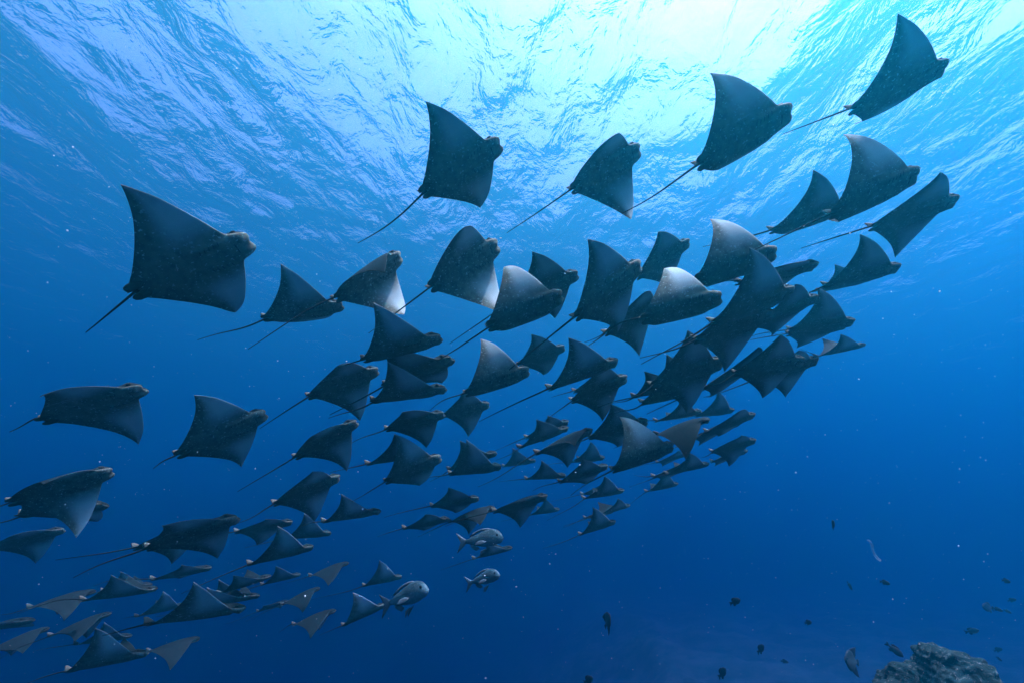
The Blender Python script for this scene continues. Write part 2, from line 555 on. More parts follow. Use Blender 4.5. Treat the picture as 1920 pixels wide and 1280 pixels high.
RAYS = [
    (-1.596, 1.980, 1.213, 4.4, 33.7, -16.9, 5.7, 11.3, 5.1, 11.9, 1.000, 0.033, 0.015, -0.247, 0.046, -0.071, 'largest ray, last in the top row, with mouth and gill slits plainly showing'),
    (-0.316, 2.279, 2.115, -14.3, 28.7, -7.0, 6.5, 11.7, 7.8, 15.9, 1.000, 0.065, 0.060, -0.522, 0.028, -0.043, 'wide dark ray in the top row, next ahead of the largest ray'),
    (0.703, 2.648, 2.449, -10.8, 28.6, -19.4, -24.6, -44.8, -27.5, -53.9, 1.000, 0.003, 0.032, -0.583, 0.028, -0.030, 'top row ray with near wing folded short and far wing pointing down'),
    (1.365, 2.020, 2.099, -17.2, 23.9, -17.7, 32.6, 43.1, 36.1, 47.6, 1.000, 0.042, 0.014, -0.524, 0.022, -0.023, 'top row ray right behind the leader, its long tail crossing a wing tip'),
    (2.502, 2.114, 2.620, -17.0, 17.4, -5.4, 19.2, 34.2, 19.3, 34.2, 1.000, -0.003, -0.001, -0.439, -0.018, 0.029, 'leading ray of the top row, one long rounded wing swept straight up'),
    (2.267, 2.285, 1.918, -9.5, 22.4, -23.5, 33.9, 41.0, 34.3, 41.0, 1.000, 0.008, 0.003, -0.567, 0.009, -0.008, 'ray with strongly curled pale wing, just under the leader of the top row'),
    (2.402, 3.027, 2.287, -14.1, 11.8, 0.2, 15.6, 26.5, 16.3, 26.5, 1.000, -0.012, -0.004, -0.546, -0.016, 0.033, 'dark ray half hidden behind the curled pale-winged ray beneath the leader'),
    (3.064, 2.850, 2.200, -16.8, 11.4, -8.2, -3.9, -8.7, -4.1, -11.0, 1.000, 0.020, 0.033, -0.513, -0.002, 0.001, 'slim banked ray at the front edge with far wing tip hanging like a hook'),
    (3.122, 3.542, 2.055, -18.1, 7.8, -4.3, 18.9, 34.8, 19.1, 34.8, 1.000, -0.019, -0.006, -0.514, 0.068, -0.118, 'bluish ray below the hooked slim ray, near wing swept up, snout leading'),
    (4.284, 5.140, 2.866, -38.6, -0.0, 3.6, 12.5, 17.9, 13.9, 17.9, 1.000, -0.048, -0.016, -0.517, -0.000, -0.010, 'ray almost hidden behind a bluish ray, only a small wing tip rising'),
    (1.625, 2.844, 1.735, -10.9, 15.8, -28.2, 40.7, 55.0, 39.9, 55.0, 1.005, 0.009, 0.003, -0.314, 0.028, -0.021, "ray with bright upper wing and its head behind another ray's raised wing"),
    (1.587, 2.684, 1.332, -4.1, 20.7, -12.4, 20.8, 19.0, 23.5, 19.0, 0.987, 0.008, 0.003, -0.545, 0.046, -0.069, 'big grey ray with tall straight wing in the thick of the crowd'),
    (2.092, 3.127, 1.837, -11.5, 8.6, 6.1, -9.6, -17.8, -7.9, -17.8, 1.010, -0.013, -0.004, -0.344, -0.003, 0.010, 'ray peeking out behind the big tall-winged grey ray, wing bent over brown'),
    (-1.043, 2.929, 1.704, 14.0, 44.7, -22.5, -38.9, -58.8, -43.2, -70.0, 0.987, 0.024, 0.087, -0.646, 0.006, 0.049, 'ray with brown back of its drooping near wing showing, close ahead of a smaller ray'),
    (-1.662, 3.299, 1.588, 6.0, 13.7, -4.6, 17.4, 26.4, 18.0, 26.5, 1.022, -0.002, -0.001, -0.495, 0.032, -0.074, 'ray whose snout touches the tail of the ray with the brown drooped wing'),
    (-0.794, 3.103, 1.197, -6.3, 14.5, -1.5, 18.7, 28.8, 21.8, 28.8, 1.000, -0.025, -0.008, -0.195, -0.000, 0.000, 'ray with pale upright wing above a tight stack of three darker rays'),
    (-1.421, 3.730, 1.129, 13.7, 26.6, -19.2, -11.7, -21.2, -13.9, -27.1, 1.000, 0.072, 0.087, -0.416, 0.054, -0.092, 'ray with blunt rounded near wing at the rear of the tight stack of rays'),
    (-0.773, 3.354, 0.919, -3.7, 9.3, 0.1, 14.2, 19.9, 15.2, 19.9, 0.955, -0.012, -0.004, -0.352, 0.024, -0.060, 'lowest dark ray of the tight stack, wing hooked forward under the pale-winged ray'),
    (-0.767, 3.574, 1.174, -19.2, 14.8, -1.0, 4.0, 7.9, 5.7, 11.3, 1.080, 0.006, 0.019, -0.585, 0.028, -0.055, 'ray sandwiched in the tight stack, only its head and far wing free'),
    (-0.116, 3.856, 1.177, 1.8, 20.8, -26.2, 37.8, 49.0, 37.5, 49.0, 1.000, 0.016, 0.005, -0.348, 0.027, -0.026, 'ray with pale sharp wing, its tail over a small kite-shaped ray below'),
    (-0.568, 5.662, 1.359, 6.3, 14.1, -24.8, -6.5, -12.5, -9.2, -18.0, 1.000, -0.010, -0.014, -0.517, 0.000, -0.010, 'small dark kite-shaped ray just under the tail of a pale-winged ray'),
    (-0.959, 4.518, 0.964, -2.5, 14.5, -12.5, -9.0, -16.1, -9.9, -19.3, 1.000, 0.023, 0.033, -0.406, 0.033, -0.049, 'dark ray with pointed far wing hanging down, followed by the kite-shaped ray ahead'),
    (-1.664, 4.136, 0.724, 4.6, 33.0, -13.2, -15.0, -26.6, -16.5, -32.0, 1.000, 0.006, 0.001, -0.517, -0.000, -0.010, 'ray with pale brown patch along the back, below the blunt-winged ray'),
    (-0.990, 4.766, 0.533, 5.3, 24.0, -31.4, 12.4, 18.9, 10.5, 19.4, 0.987, 0.013, 0.006, -0.366, 0.039, -0.035, 'dark ray with square trailing corner, overlapping a paler ray behind it'),
    (-1.246, 5.032, 0.674, 18.6, 14.1, -4.8, 17.0, 24.8, 17.5, 24.8, 1.022, 0.012, 0.004, -0.369, 0.001, -0.004, 'paler ray mostly covered by the dark square-cornered ray'),
    (-0.407, 5.323, 0.581, -1.6, 7.8, -15.4, 24.4, 25.2, 26.5, 25.2, 0.989, -0.019, -0.006, -0.306, 0.002, -0.003, 'ray with a doubled wing outline, the nearer of two close together'),
    (-0.462, 5.591, 0.717, -4.0, 18.7, -3.4, 16.3, 23.7, 16.9, 23.7, 1.019, -0.010, -0.003, -0.257, 0.023, -0.050, 'ray behind a near twin, only wing edge and snout showing'),
    (-0.701, 6.020, 0.271, 3.1, 8.9, -16.6, 2.0, 3.1, 1.1, 2.3, 1.000, -0.025, -0.024, -0.586, 0.025, -0.033, 'small dark ray with short pointed wings above and below, under the twin pair'),
    (-1.120, 6.466, 0.026, 13.3, 11.5, -13.1, 1.8, 3.1, 1.5, 3.1, 1.000, 0.006, 0.002, -0.331, 0.015, -0.026, 'small level ray with low humped wing, tail end of a line of four'),
    (-0.490, 6.054, 0.128, 16.5, 16.7, -8.3, -18.8, -25.8, -18.6, -25.8, 1.000, 0.009, 0.003, -0.398, 0.019, -0.051, 'small ray with pale back and drooping near wing, following a darker ray'),
    (0.100, 5.137, 0.216, 6.5, 15.0, -16.2, -9.2, -17.5, -10.9, -22.6, 1.000, 0.012, 0.013, -0.518, 0.000, -0.010, 'ray with brown-backed near wing and far wing tip pointing straight down'),
    (0.598, 8.969, 0.232, 8.2, 10.2, -6.9, 18.3, 27.1, 18.6, 27.1, 1.000, 0.002, 0.001, -0.518, 0.000, -0.010, 'little ray tucked under the chin of the ray whose far wing points straight down'),
    (-0.275, 7.399, -0.374, -0.9, 15.4, -0.4, 14.5, 20.7, 15.5, 20.7, 1.000, -0.007, -0.002, -0.501, 0.006, -0.015, 'ray swimming right beneath the upper silver fish'),
    (-2.063, 8.204, -0.821, 15.5, 11.6, -18.3, 27.5, 29.8, 29.1, 29.8, 1.000, 0.007, 0.002, -0.755, 0.001, -0.012, 'small ray with one upright wing, just behind the lower silver fish'),
    (-2.063, 7.355, -1.156, 12.7, 24.2, -19.7, 29.2, 32.5, 30.4, 32.5, 1.000, -0.004, -0.001, -0.307, -0.017, 0.025, 'pale winged ray whose snout meets the tail of the lower silver fish'),
    (-2.936, 8.182, -0.650, 15.6, 17.7, -1.0, -23.0, -33.1, -22.1, -33.1, 1.000, 0.008, 0.003, -0.340, -0.005, 0.017, "small teal ray with drooping wing, above the single bright-winged ray's tail"),
    (-3.492, 8.584, -1.081, 23.2, 21.9, -1.7, -22.6, -32.3, -21.8, -32.3, 1.000, 0.016, 0.005, -0.517, 0.000, -0.010, "small teal ray with drooped wing, overlapping another ray's head"),
    (-4.825, 10.534, -1.505, 6.1, 18.2, -10.0, -0.0, 0.0, -0.0, 0.0, 1.000, 0.000, 0.000, -0.609, 0.006, -0.014, "small hazy ray mostly behind the drooped teal ray's tail"),
    (-2.916, 7.788, -1.261, 12.7, 16.8, -2.9, -22.0, -31.6, -21.3, -31.6, 1.000, 0.006, 0.002, -0.198, 0.008, -0.024, 'small teal ray with dark drooping wing, swimming lowest near the pale-winged ray'),
    (-2.350, 5.150, -0.281, 26.1, 14.8, -13.7, 21.9, 32.7, 21.6, 32.7, 1.000, 0.022, 0.007, -0.561, 0.079, -0.076, 'dark ray with very tall thin pointed wing, in front of a bright-winged ray'),
    (-2.863, 6.981, -0.128, 15.0, 6.1, -14.8, 23.3, 22.5, 25.6, 22.5, 1.000, 0.003, 0.001, -0.507, 0.035, -0.057, 'bright-winged ray just behind the dark ray with tall thin wing'),
    (-2.922, 5.824, -0.014, 32.8, 10.3, -18.5, -5.4, -10.3, -7.0, -14.1, 1.000, -0.022, -0.041, -0.517, 0.000, -0.010, 'flat ray with far wing hanging below, beside the dark tall thin wing'),
    (-1.714, 5.248, 0.093, 8.5, 11.1, -5.1, 17.3, 25.8, 17.8, 25.8, 1.000, 0.001, 0.000, -0.247, 0.007, -0.014, "ray with pale leading edge following under the square-cornered ray's tail"),
    (-1.924, 4.530, 0.317, 30.6, 25.3, -28.4, -7.9, -16.4, -11.6, -24.8, 1.000, 0.089, 0.087, -0.311, 0.021, -0.033, 'ray with squared-off near wing and tan tail fin, far wing pointing down'),
    (-2.333, 3.630, -0.047, 12.1, 20.6, -15.8, -6.0, -11.4, -7.1, -14.0, 1.000, 0.044, 0.044, -0.437, 0.010, -0.022, 'large dark ray with scalloped trailing edge and long tail, pale back line at head'),
    (-3.162, 4.664, -0.106, 34.3, 15.6, -20.6, -4.9, -10.1, -6.9, -14.5, 1.000, -0.010, -0.031, -0.519, 0.040, 0.079, 'ray hidden behind the large scalloped ray, only hind wing and tail showing'),
    (-3.371, 3.586, 0.279, 30.1, 24.7, -31.1, -26.7, -33.5, -29.9, -37.3, 0.976, 0.035, 0.010, -0.124, 0.004, 0.001, 'large dark ray with pale brown back patch, above two others at the rear'),
    (-3.670, 3.975, 0.118, 7.0, 7.9, -10.0, -0.0, 0.0, -0.0, 0.0, 1.041, 0.000, 0.000, -0.249, 0.022, -0.038, 'ray partly covered from above by the ray with the brown back patch'),
    (-5.241, 5.370, -0.136, 32.1, 18.9, -20.1, -8.7, -17.4, -10.8, -22.6, 1.000, 0.028, 0.012, -0.517, 0.000, -0.010, 'dark ray under the overlapping rear pair, far wing hanging down'),
    (-5.504, 6.370, -0.833, 46.3, 12.5, -2.8, -21.6, -29.7, -21.0, -29.7, 1.000, 0.039, 0.013, -0.245, 0.001, 0.007, 'teal ray with back shown and wing drooping, right behind a tall-winged ray'),
    (-3.931, 5.195, -0.640, 27.7, 7.7, -5.0, 17.5, 27.0, 18.0, 27.0, 1.000, 0.019, 0.006, -0.445, 0.000, -0.017, 'dark ray with pointed near wing up, its tail over a drooping teal ray'),
    (-5.718, 7.649, -0.854, 24.7, 6.8, -8.9, 19.9, 31.3, 19.9, 31.3, 1.000, 0.018, 0.006, -0.517, -0.000, -0.010, 'hazy ray behind a dark pointed-wing ray, only its raised wing showing'),
    (-4.000, 6.188, -0.537, 34.7, 10.1, -12.3, 1.3, 2.3, 1.1, 2.3, 1.000, 0.024, 0.008, -0.519, 0.039, 0.062, 'slender ray with low pointed wing and pale back, alone above the rear crowd'),
    (-2.258, 3.786, -0.601, 27.3, 6.1, -8.9, 19.6, 30.0, 19.7, 30.0, 1.000, 0.020, 0.007, -0.234, 0.010, -0.021, 'darkest ray of the rear crowd, tall triangular wing and tan stripe by the eye'),
    (-3.405, 6.137, -0.848, 12.0, 15.2, -5.6, 17.7, 26.7, 18.1, 26.7, 0.988, 0.004, 0.001, -0.511, -0.000, -0.010, 'ray hugging the tall triangular-winged ray, small wing and pale back stripe'),
    (-3.288, 6.329, -0.673, 17.7, 18.6, -1.1, 15.2, 22.3, 16.0, 22.3, 0.970, 0.008, 0.003, -0.502, 0.000, -0.010, 'ray with blunt hump wing, snout touching the ray ahead in the rear crowd'),
    (-3.627, 6.744, -0.900, 8.6, 9.9, -10.5, 20.4, 31.0, 20.3, 31.0, 1.073, 0.003, 0.001, -0.555, -0.000, -0.011, 'ray with bright teal upright wing behind the hump-winged ray'),
    (-3.854, 8.554, -0.832, 18.9, 14.1, -8.3, 19.2, 29.3, 19.4, 29.3, 1.000, 0.012, 0.004, -0.517, -0.000, -0.010, 'ray leading the rear crowd with a rounded wing, just below a tall thin wing'),
    (-5.366, 7.992, -1.200, 40.8, 10.1, -14.2, 21.8, 31.5, 21.5, 31.5, 1.000, 0.036, 0.012, -0.136, -0.003, 0.013, 'hazy triangular-winged ray behind the darkest ray of the rear crowd'),
    (-5.614, 6.890, -1.189, 33.1, 20.8, -7.8, -19.6, -28.8, -19.3, -28.8, 1.000, 0.024, 0.008, -0.440, 0.037, -0.037, 'teal ray with drooping wing and raised head, above the bright-winged lowest ray'),
    (-3.713, 4.994, -1.162, 20.0, 9.9, -18.6, 28.0, 30.8, 29.4, 30.8, 1.000, 0.005, 0.002, -0.272, 0.010, -0.014, 'ray with broad glowing teal wing standing up, lowest of the rear crowd'),
    (-4.761, 7.566, -1.558, 31.1, 9.5, 0.5, -23.8, -34.1, -22.7, -34.1, 1.000, 0.028, 0.009, -0.517, -0.000, -0.010, "teal ray with drooping pointed wing, touching the glowing winged ray's snout"),
    (-5.532, 7.251, -1.438, 34.7, 4.1, -9.4, 19.8, 30.3, 19.9, 30.3, 1.000, 0.028, 0.009, -0.395, -0.005, 0.005, 'hazy ray behind the glowing teal-winged ray, its wing tip beside that wing'),
    (-5.701, 5.912, -1.042, 6.0, 11.5, -10.0, -0.0, 0.0, -0.0, 0.0, 1.000, 0.000, 0.000, -0.517, -0.000, -0.010, 'rearmost dark ray above a drooping teal ray, only its head end in view'),
    (-6.352, 6.855, -1.364, 52.5, 20.1, -10.0, -17.6, -23.2, -17.6, -23.2, 1.000, 0.042, 0.014, -0.517, 0.000, -0.010, "rearmost teal ray with drooping wing, below a dark ray's head"),
    (0.102, 2.860, 1.385, -8.3, 21.3, -28.5, 40.5, 53.2, 39.7, 53.2, 0.950, 0.025, 0.008, -0.509, 0.070, -0.055, 'grey ray with tall wing, overlapping a darker ray with hanging wing tip'),
    (-0.349, 2.999, 1.841, 7.0, 39.3, -36.2, -21.9, -48.8, -29.7, -70.4, 1.089, 0.031, 0.029, -0.559, 0.033, -0.034, 'ray with stubby notched near wing, its far wing tip touching the next ray'),
    (0.294, 3.441, 1.893, -12.0, 17.5, -11.5, -0.4, -0.8, -0.6, -1.4, 1.000, 0.034, 0.047, -0.657, 0.093, -0.125, 'dark ray behind the grey tall-winged ray, thin wing tip hanging below'),
    (0.661, 2.729, 1.480, -6.6, 38.5, -23.3, 2.8, 3.7, 1.1, 1.9, 1.000, 0.017, 0.020, -0.574, -0.002, 0.000, 'ray with long narrow body and both wing tips tapering to dark points'),
    (1.448, 3.730, 2.351, -16.6, 30.3, -8.3, -2.0, -3.9, -1.9, -4.4, 1.000, 0.002, 0.011, -0.517, -0.000, -0.010, 'dark bluish ray just ahead of the narrow ray, blunt head leading'),
    (1.055, 3.549, 1.669, -0.1, 31.1, -16.0, -9.8, -19.3, -11.6, -25.3, 1.000, 0.014, 0.018, -0.275, 0.011, -0.017, 'ray with brown wing edge and drooping thin far wing, under the narrow ray'),
    (1.205, 2.898, 1.420, -16.0, 10.5, -31.4, 45.8, 66.7, 44.1, 66.7, 0.936, 0.035, 0.012, -0.444, 0.036, -0.025, 'ray with brightest white patch on its rounded upper wing, tail fin tan'),
    (1.728, 3.220, 1.423, -3.6, 17.1, -18.2, -3.9, -8.5, -5.5, -12.1, 1.086, 0.002, 0.007, -0.462, 0.004, -0.005, "dark ray with far wing hanging like a blade in front of another ray's head"),
    (2.444, 3.662, 1.763, -13.0, 22.0, -7.2, 1.4, 3.1, 1.9, 4.5, 1.000, 0.004, 0.013, -0.517, 0.000, -0.010, 'dark ray squeezed behind the big tall-winged ray, only its front half showing'),
    (3.120, 4.189, 1.861, -15.8, 1.4, -9.4, 23.4, 47.4, 22.8, 47.4, 0.977, -0.027, -0.009, -0.428, 0.020, -0.033, "bluish ray with tall wing at the crowd's lower front, dark dorsal fin"),
    (3.287, 4.478, 1.946, -7.0, 6.4, -6.4, 1.8, 4.0, 2.5, 5.8, 1.040, 0.003, 0.011, -0.538, -0.000, -0.011, 'ray mostly behind the bluish ray with dark dorsal fin, wing corner below'),
    (4.414, 5.717, 2.178, -22.3, 9.0, 13.6, 18.4, 35.4, 22.8, 45.3, 1.000, -0.040, -0.021, -0.157, -0.016, 0.163, 'foremost low ray with pale sunlit back and both wings raised'),
    (1.478, 3.641, 1.183, -4.9, 16.3, -28.4, 0.4, -1.6, -2.4, -6.2, 1.061, 0.037, 0.049, -0.497, 0.038, -0.031, 'dark diamond-shaped ray with wing tips straight up and straight down'),
    (1.479, 4.035, 1.113, -5.2, 14.0, -13.9, 23.1, 24.1, 25.4, 24.1, 1.000, -0.003, -0.001, -0.280, 0.017, -0.023, 'ray behind the dark diamond-shaped ray, wing tip showing above its back'),
    (1.500, 4.378, 1.249, -30.3, 5.4, 4.2, 11.7, 15.0, 13.1, 15.0, 1.000, -0.034, -0.011, -0.277, 0.005, -0.013, 'hazy ray farther behind the diamond-shaped ray, small blue wing by its tail'),
    (2.152, 3.597, 1.225, -10.3, 7.3, -21.3, -0.2, -2.6, -2.1, -6.2, 0.924, 0.063, 0.080, -0.240, 0.046, -0.045, 'dark ray with tall rounded wing overlapping another ray at the lower front'),
    (2.661, 4.183, 1.396, -15.2, 14.7, -11.7, -4.7, -11.9, -5.9, -17.0, 1.001, 0.078, 0.099, -0.518, 0.000, -0.010, 'ray whose head juts out ahead of the tall rounded-winged dark ray'),
    (2.013, 3.930, 1.269, 5.3, 23.2, -10.0, -0.0, 0.0, -0.0, 0.0, 1.152, 0.000, 0.000, -0.596, -0.000, -0.012, 'ray with pale back curve between the diamond-shaped and rounded-winged rays'),
    (3.082, 6.804, 1.584, 0.8, 7.8, -9.0, 19.8, 30.9, 19.9, 30.9, 1.000, -0.005, -0.002, -0.518, -0.000, -0.010, "small bluish ray with tall wing just under the diamond-shaped ray's tip"),
    (2.135, 5.764, 1.300, -6.7, 11.4, 2.8, 13.1, 19.1, 14.3, 19.1, 1.000, -0.011, -0.004, -0.341, -0.022, 0.061, "small ray with tail fin tan, partly hidden by the diamond-shaped ray's lower wing"),
    (1.806, 4.796, 0.966, -29.7, 11.0, 21.4, -32.3, -38.9, -29.7, -38.9, 0.962, -0.045, -0.015, -0.498, -0.000, -0.010, 'ray with pale striped back and one long wing hanging straight down'),
    (2.459, 5.079, 1.066, -3.7, 18.3, -9.8, -0.1, -0.2, -0.1, -0.2, 0.987, -0.007, -0.002, -0.511, 0.000, -0.010, 'ray with bright thin back line and squared wing, farther ahead than the striped one'),
    (2.927, 6.076, 0.971, -6.4, 12.8, -17.1, -6.8, -14.2, -8.5, -19.1, 1.000, 0.011, 0.019, -0.151, 0.027, -0.032, 'short ray with pointed wing below, leading the lower edge of the school'),
    (2.326, 6.215, 0.695, -4.2, 12.6, -2.6, 16.1, 24.4, 16.8, 24.4, 0.979, -0.009, -0.003, -0.514, 0.021, -0.044, 'ray with low sloping wing below the long hanging wing'),
    (2.580, 8.187, 0.606, 3.8, 13.1, -9.3, 19.7, 29.8, 19.8, 29.8, 1.000, -0.002, -0.001, -0.333, 0.065, -0.123, 'smallest ray at the lower front edge, wing upright and square'),
    (1.291, 6.716, 0.405, 3.7, 10.7, -7.0, 18.4, 27.7, 18.7, 27.7, 1.000, -0.002, -0.001, -0.552, 0.086, -0.173, 'small ray with folded crease along raised wing, greenish tail fins'),
    (1.507, 8.371, 0.580, 6.0, 14.3, -10.0, -0.0, 0.0, -0.0, 0.0, 1.000, 0.000, 0.000, -0.554, -0.011, 0.019, 'faint ray mostly hidden behind the creased-wing small ray'),
    (1.579, 7.619, 0.225, 10.9, 15.1, -1.6, 15.1, 21.5, 16.0, 21.5, 1.031, 0.003, 0.001, -0.533, -0.000, -0.011, "dark small ray at the crowd's underside, close behind a bright-winged one"),
    (1.299, 7.399, -0.031, 3.3, 18.2, -16.3, 25.1, 25.8, 27.1, 25.8, 0.982, -0.006, -0.002, -0.593, -0.002, 0.001, 'small ray with bright white wing tip at the underside of the crowd'),
    (1.697, 9.466, 0.201, 5.9, 11.6, -10.0, -0.0, 0.0, -0.0, 0.0, 1.000, 0.000, 0.000, -0.447, 0.042, -0.077, 'faint ray behind the small white-tipped ray, tail fins showing'),
    (1.175, 4.131, 0.561, -0.5, 20.3, -32.3, 42.6, 49.6, 41.4, 49.6, 1.000, -0.052, -0.017, -0.433, 0.056, -0.043, 'ray with broad glowing upper wing, ahead of the brown-folded ray'),
    (1.101, 4.670, 0.916, -10.3, 13.2, -17.1, 3.7, 6.4, 3.0, 6.3, 1.030, -0.010, -0.000, -0.533, 0.000, -0.011, 'dark ray with upright wing, covered by the broad glowing-winged ray'),
    (0.521, 4.484, 0.760, 1.1, 21.9, -7.2, -14.0, -26.2, -15.0, -32.1, 1.000, 0.034, 0.044, -0.638, 0.035, -0.072, 'ray with brown drooping wing fold and pale rim, in the middle crowd'),
    (0.363, 5.115, 0.912, -3.1, 21.5, 1.0, 13.9, 20.1, 15.0, 20.1, 1.000, -0.009, -0.003, -0.290, 0.009, -0.026, 'dark ray with upright hump wing just above the brown-folded ray'),
    (0.463, 5.852, 1.146, 4.9, 21.0, -10.0, -0.0, 0.0, -0.0, 0.0, 1.000, 0.000, 0.000, -0.424, 0.007, -0.014, 'ray directly above a hump-winged twin, only its pale head showing'),
    (0.138, 8.356, 1.032, -8.2, 8.9, -6.2, 17.7, 25.9, 18.1, 25.9, 1.000, -0.016, -0.005, -0.518, -0.000, -0.010, "small blue ray tucked behind the brown-folded ray's tail"),
    (0.502, 6.918, 0.656, -4.8, 4.6, -3.2, 16.2, 23.8, 16.9, 23.8, 1.000, -0.012, -0.004, -0.401, -0.001, 0.001, 'small ray with triangular wing under the brown-folded ray, paired tails'),
    (0.847, 5.515, 0.560, -5.2, 17.2, -12.6, 0.8, 1.3, 0.5, 1.1, 1.000, 0.079, 0.088, -0.339, -0.002, 0.003, 'dark ray with tan stripe behind raised wing, tail crossing long and black'),
    (1.238, 7.631, 0.999, 10.2, 7.4, -9.1, 19.4, 28.6, 19.5, 28.6, 1.000, 0.003, 0.001, -0.518, 0.000, -0.010, 'hazy blue ray with plain triangular wing behind the tan-striped ray'),
    (0.850, 4.225, 1.217, -1.8, 21.8, -22.1, -5.6, -11.4, -7.8, -16.3, 0.982, 0.002, 0.006, -0.319, 0.053, -0.058, 'dark ray beneath a pale-winged ray, far wing tip hanging down'),
    (0.581, 3.493, 1.125, -8.2, 20.4, -1.5, 19.4, 30.5, 22.4, 30.5, 1.000, -0.017, -0.006, -0.624, 0.014, -0.030, 'ray with pale upright wing and very long tail, over a darker ray'),
    (1.029, 5.294, 1.592, 4.7, 19.6, -10.0, -0.0, 0.0, -0.0, 0.0, 1.000, 0.000, 0.000, -0.291, -0.009, 0.016, 'faint ray hidden behind the pale-winged long-tailed ray, only tail fins out'),
    (0.367, 5.169, 1.900, -7.8, 18.8, -15.4, 1.2, 1.8, 0.5, 1.0, 1.000, -0.036, -0.029, -0.517, 0.000, -0.010, 'small bluish ray with a long dark tail of another ray crossing it'),
    (-2.714, 2.900, 0.735, 6.4, 23.3, -10.6, -13.2, -20.7, -12.8, -19.3, 1.000, 0.076, 0.086, -0.173, 0.002, -0.003, 'lone dark ray with rounded near wing curled under, at the rear of the school'),
    (-2.073, 3.292, 0.621, 20.3, 33.4, -25.6, 3.5, 5.1, 1.5, 2.9, 1.000, 0.023, 0.002, -0.153, 0.012, -0.014, 'lone ray with lit pale head and pointed wing, next to the curled-wing dark ray'),
    (3.014, 8.799, 1.176, 6.0, 14.2, -10.0, -0.0, 0.0, -0.0, 0.0, 1.000, 0.000, 0.000, -0.518, 0.000, -0.010, "faint pale-backed ray under the broad glowing-winged ray's chin"),
    (2.248, 6.538, 0.697, 6.0, 13.4, -10.0, -0.0, 0.0, -0.0, 0.0, 1.036, 0.000, 0.000, -0.264, -0.044, 0.072, 'faint ray with small upright fin behind the low sloping-winged ray'),
    (2.448, 5.408, 1.053, 6.0, 18.6, -10.0, -0.0, 0.0, -0.0, 0.0, 1.133, 0.000, 0.000, -0.586, -0.000, -0.012, 'faint ray below and behind the ray with the bright back line'),
    (3.219, 6.873, 0.950, 6.1, 15.8, -10.0, -0.0, 0.0, -0.0, 0.0, 1.000, 0.000, 0.000, -0.518, -0.000, -0.010, 'faint ray directly below the short ray that leads the lower edge'),
]
for row in RAYS: build_ray(row)

# ---------------------------------------------------------------- fish
PITCH = D2R(22)
RIGHT = np.array([1.0, 0, 0]); FWD = np.array([0, math.cos(PITCH), math.sin(PITCH)]); UPV = np.array([0, -math.sin(PITCH), math.cos(PITCH)])
def at(px, py, depth):
    """photo pixel and distance along the lens axis -> point in the sea"""
    return FWD * depth + RIGHT * ((px - 960) / 853.3 * depth) - UPV * ((py - 640) / 853.3 * depth)

def fish_mat(name, back, side, belly, metal=0.0, rough=0.4, spots=0.0):
    m = NT(name)
    pos = m.objpos()
    sep = m.n('ShaderNodeSeparateXYZ'); m.l(pos, sep.inputs[0])
    n = m.noise(28, 3, 0.6, pos)
    h = m.math('ADD', m.math('MULTIPLY', sep.outputs[2], 6.0), m.math('ADD', 0.5, m.math('MULTIPLY', m.math('SUBTRACT', n, 0.5), 0.5)))
    col = m.ramp(h, [(0.15, belly), (0.5, side), (0.85, back)])
    if spots:
        vo = m.n('ShaderNodeTexVoronoi'); vo.inputs['Scale'].default_value = 70
        m.l(pos, vo.inputs['Vector'])
        col = m.mix(m.math('MULTIPLY', m.math('LESS_THAN', vo.outputs['Distance'], 0.32), spots), col, (0.75, 0.78, 0.76))
    b = m.bsdf(col, rough, 0.12, m.bump(m.noise(160, 2, 0.5, pos), 0.2, 0.002))
    b.inputs['Metallic'].default_value = metal
    return m.mat

SILVER = fish_mat('silver_scales', (0.03, 0.055, 0.056), (0.085, 0.145, 0.145), (0.15, 0.215, 0.21), 0.0, 0.42, 0.14)
SILVER_FIN = plain('silver_fin', (0.07, 0.085, 0.09), (0.16, 0.18, 0.18), 40, 0.5)
DUSKY = fish_mat('dusky_scales', (0.010, 0.011, 0.014), (0.020, 0.022, 0.026), (0.035, 0.036, 0.04), 0.0, 0.6)
DUSKY_FIN = plain('dusky_fin', (0.010, 0.010, 0.013), (0.025, 0.025, 0.03), 40, 0.6)
REEFY = fish_mat('two_tone_scales', (0.012, 0.013, 0.016), (0.04, 0.05, 0.048), (0.15, 0.17, 0.15), 0.0, 0.5)
ANGEL = fish_mat('angelfish_scales', (0.02, 0.026, 0.026), (0.06, 0.075, 0.072), (0.035, 0.042, 0.04), 0.0, 0.5)
BAND = plain('dark_band', (0.008, 0.008, 0.012), (0.02, 0.02, 0.026), 40, 0.6)

def loft(T, H, Wd, Cz, L, k=14):
    V, F = [], []
    n = len(T)
    for i in range(n):
        x = (0.5 - T[i]) * L
        for j in range(k):
            w = 2 * math.pi * j / k
            V.append((x, Wd[i] * L * math.cos(w), (Cz[i] + H[i] * math.sin(w)) * L))
    for i in range(n - 1):
        for j in range(k):
            F.append((i*k + j, i*k + (j+1) % k, (i+1)*k + (j+1) % k, (i+1)*k + j))
    F.append(tuple(range(k))[::-1]); F.append(tuple((n-1)*k + j for j in range(k)))
    return V, F

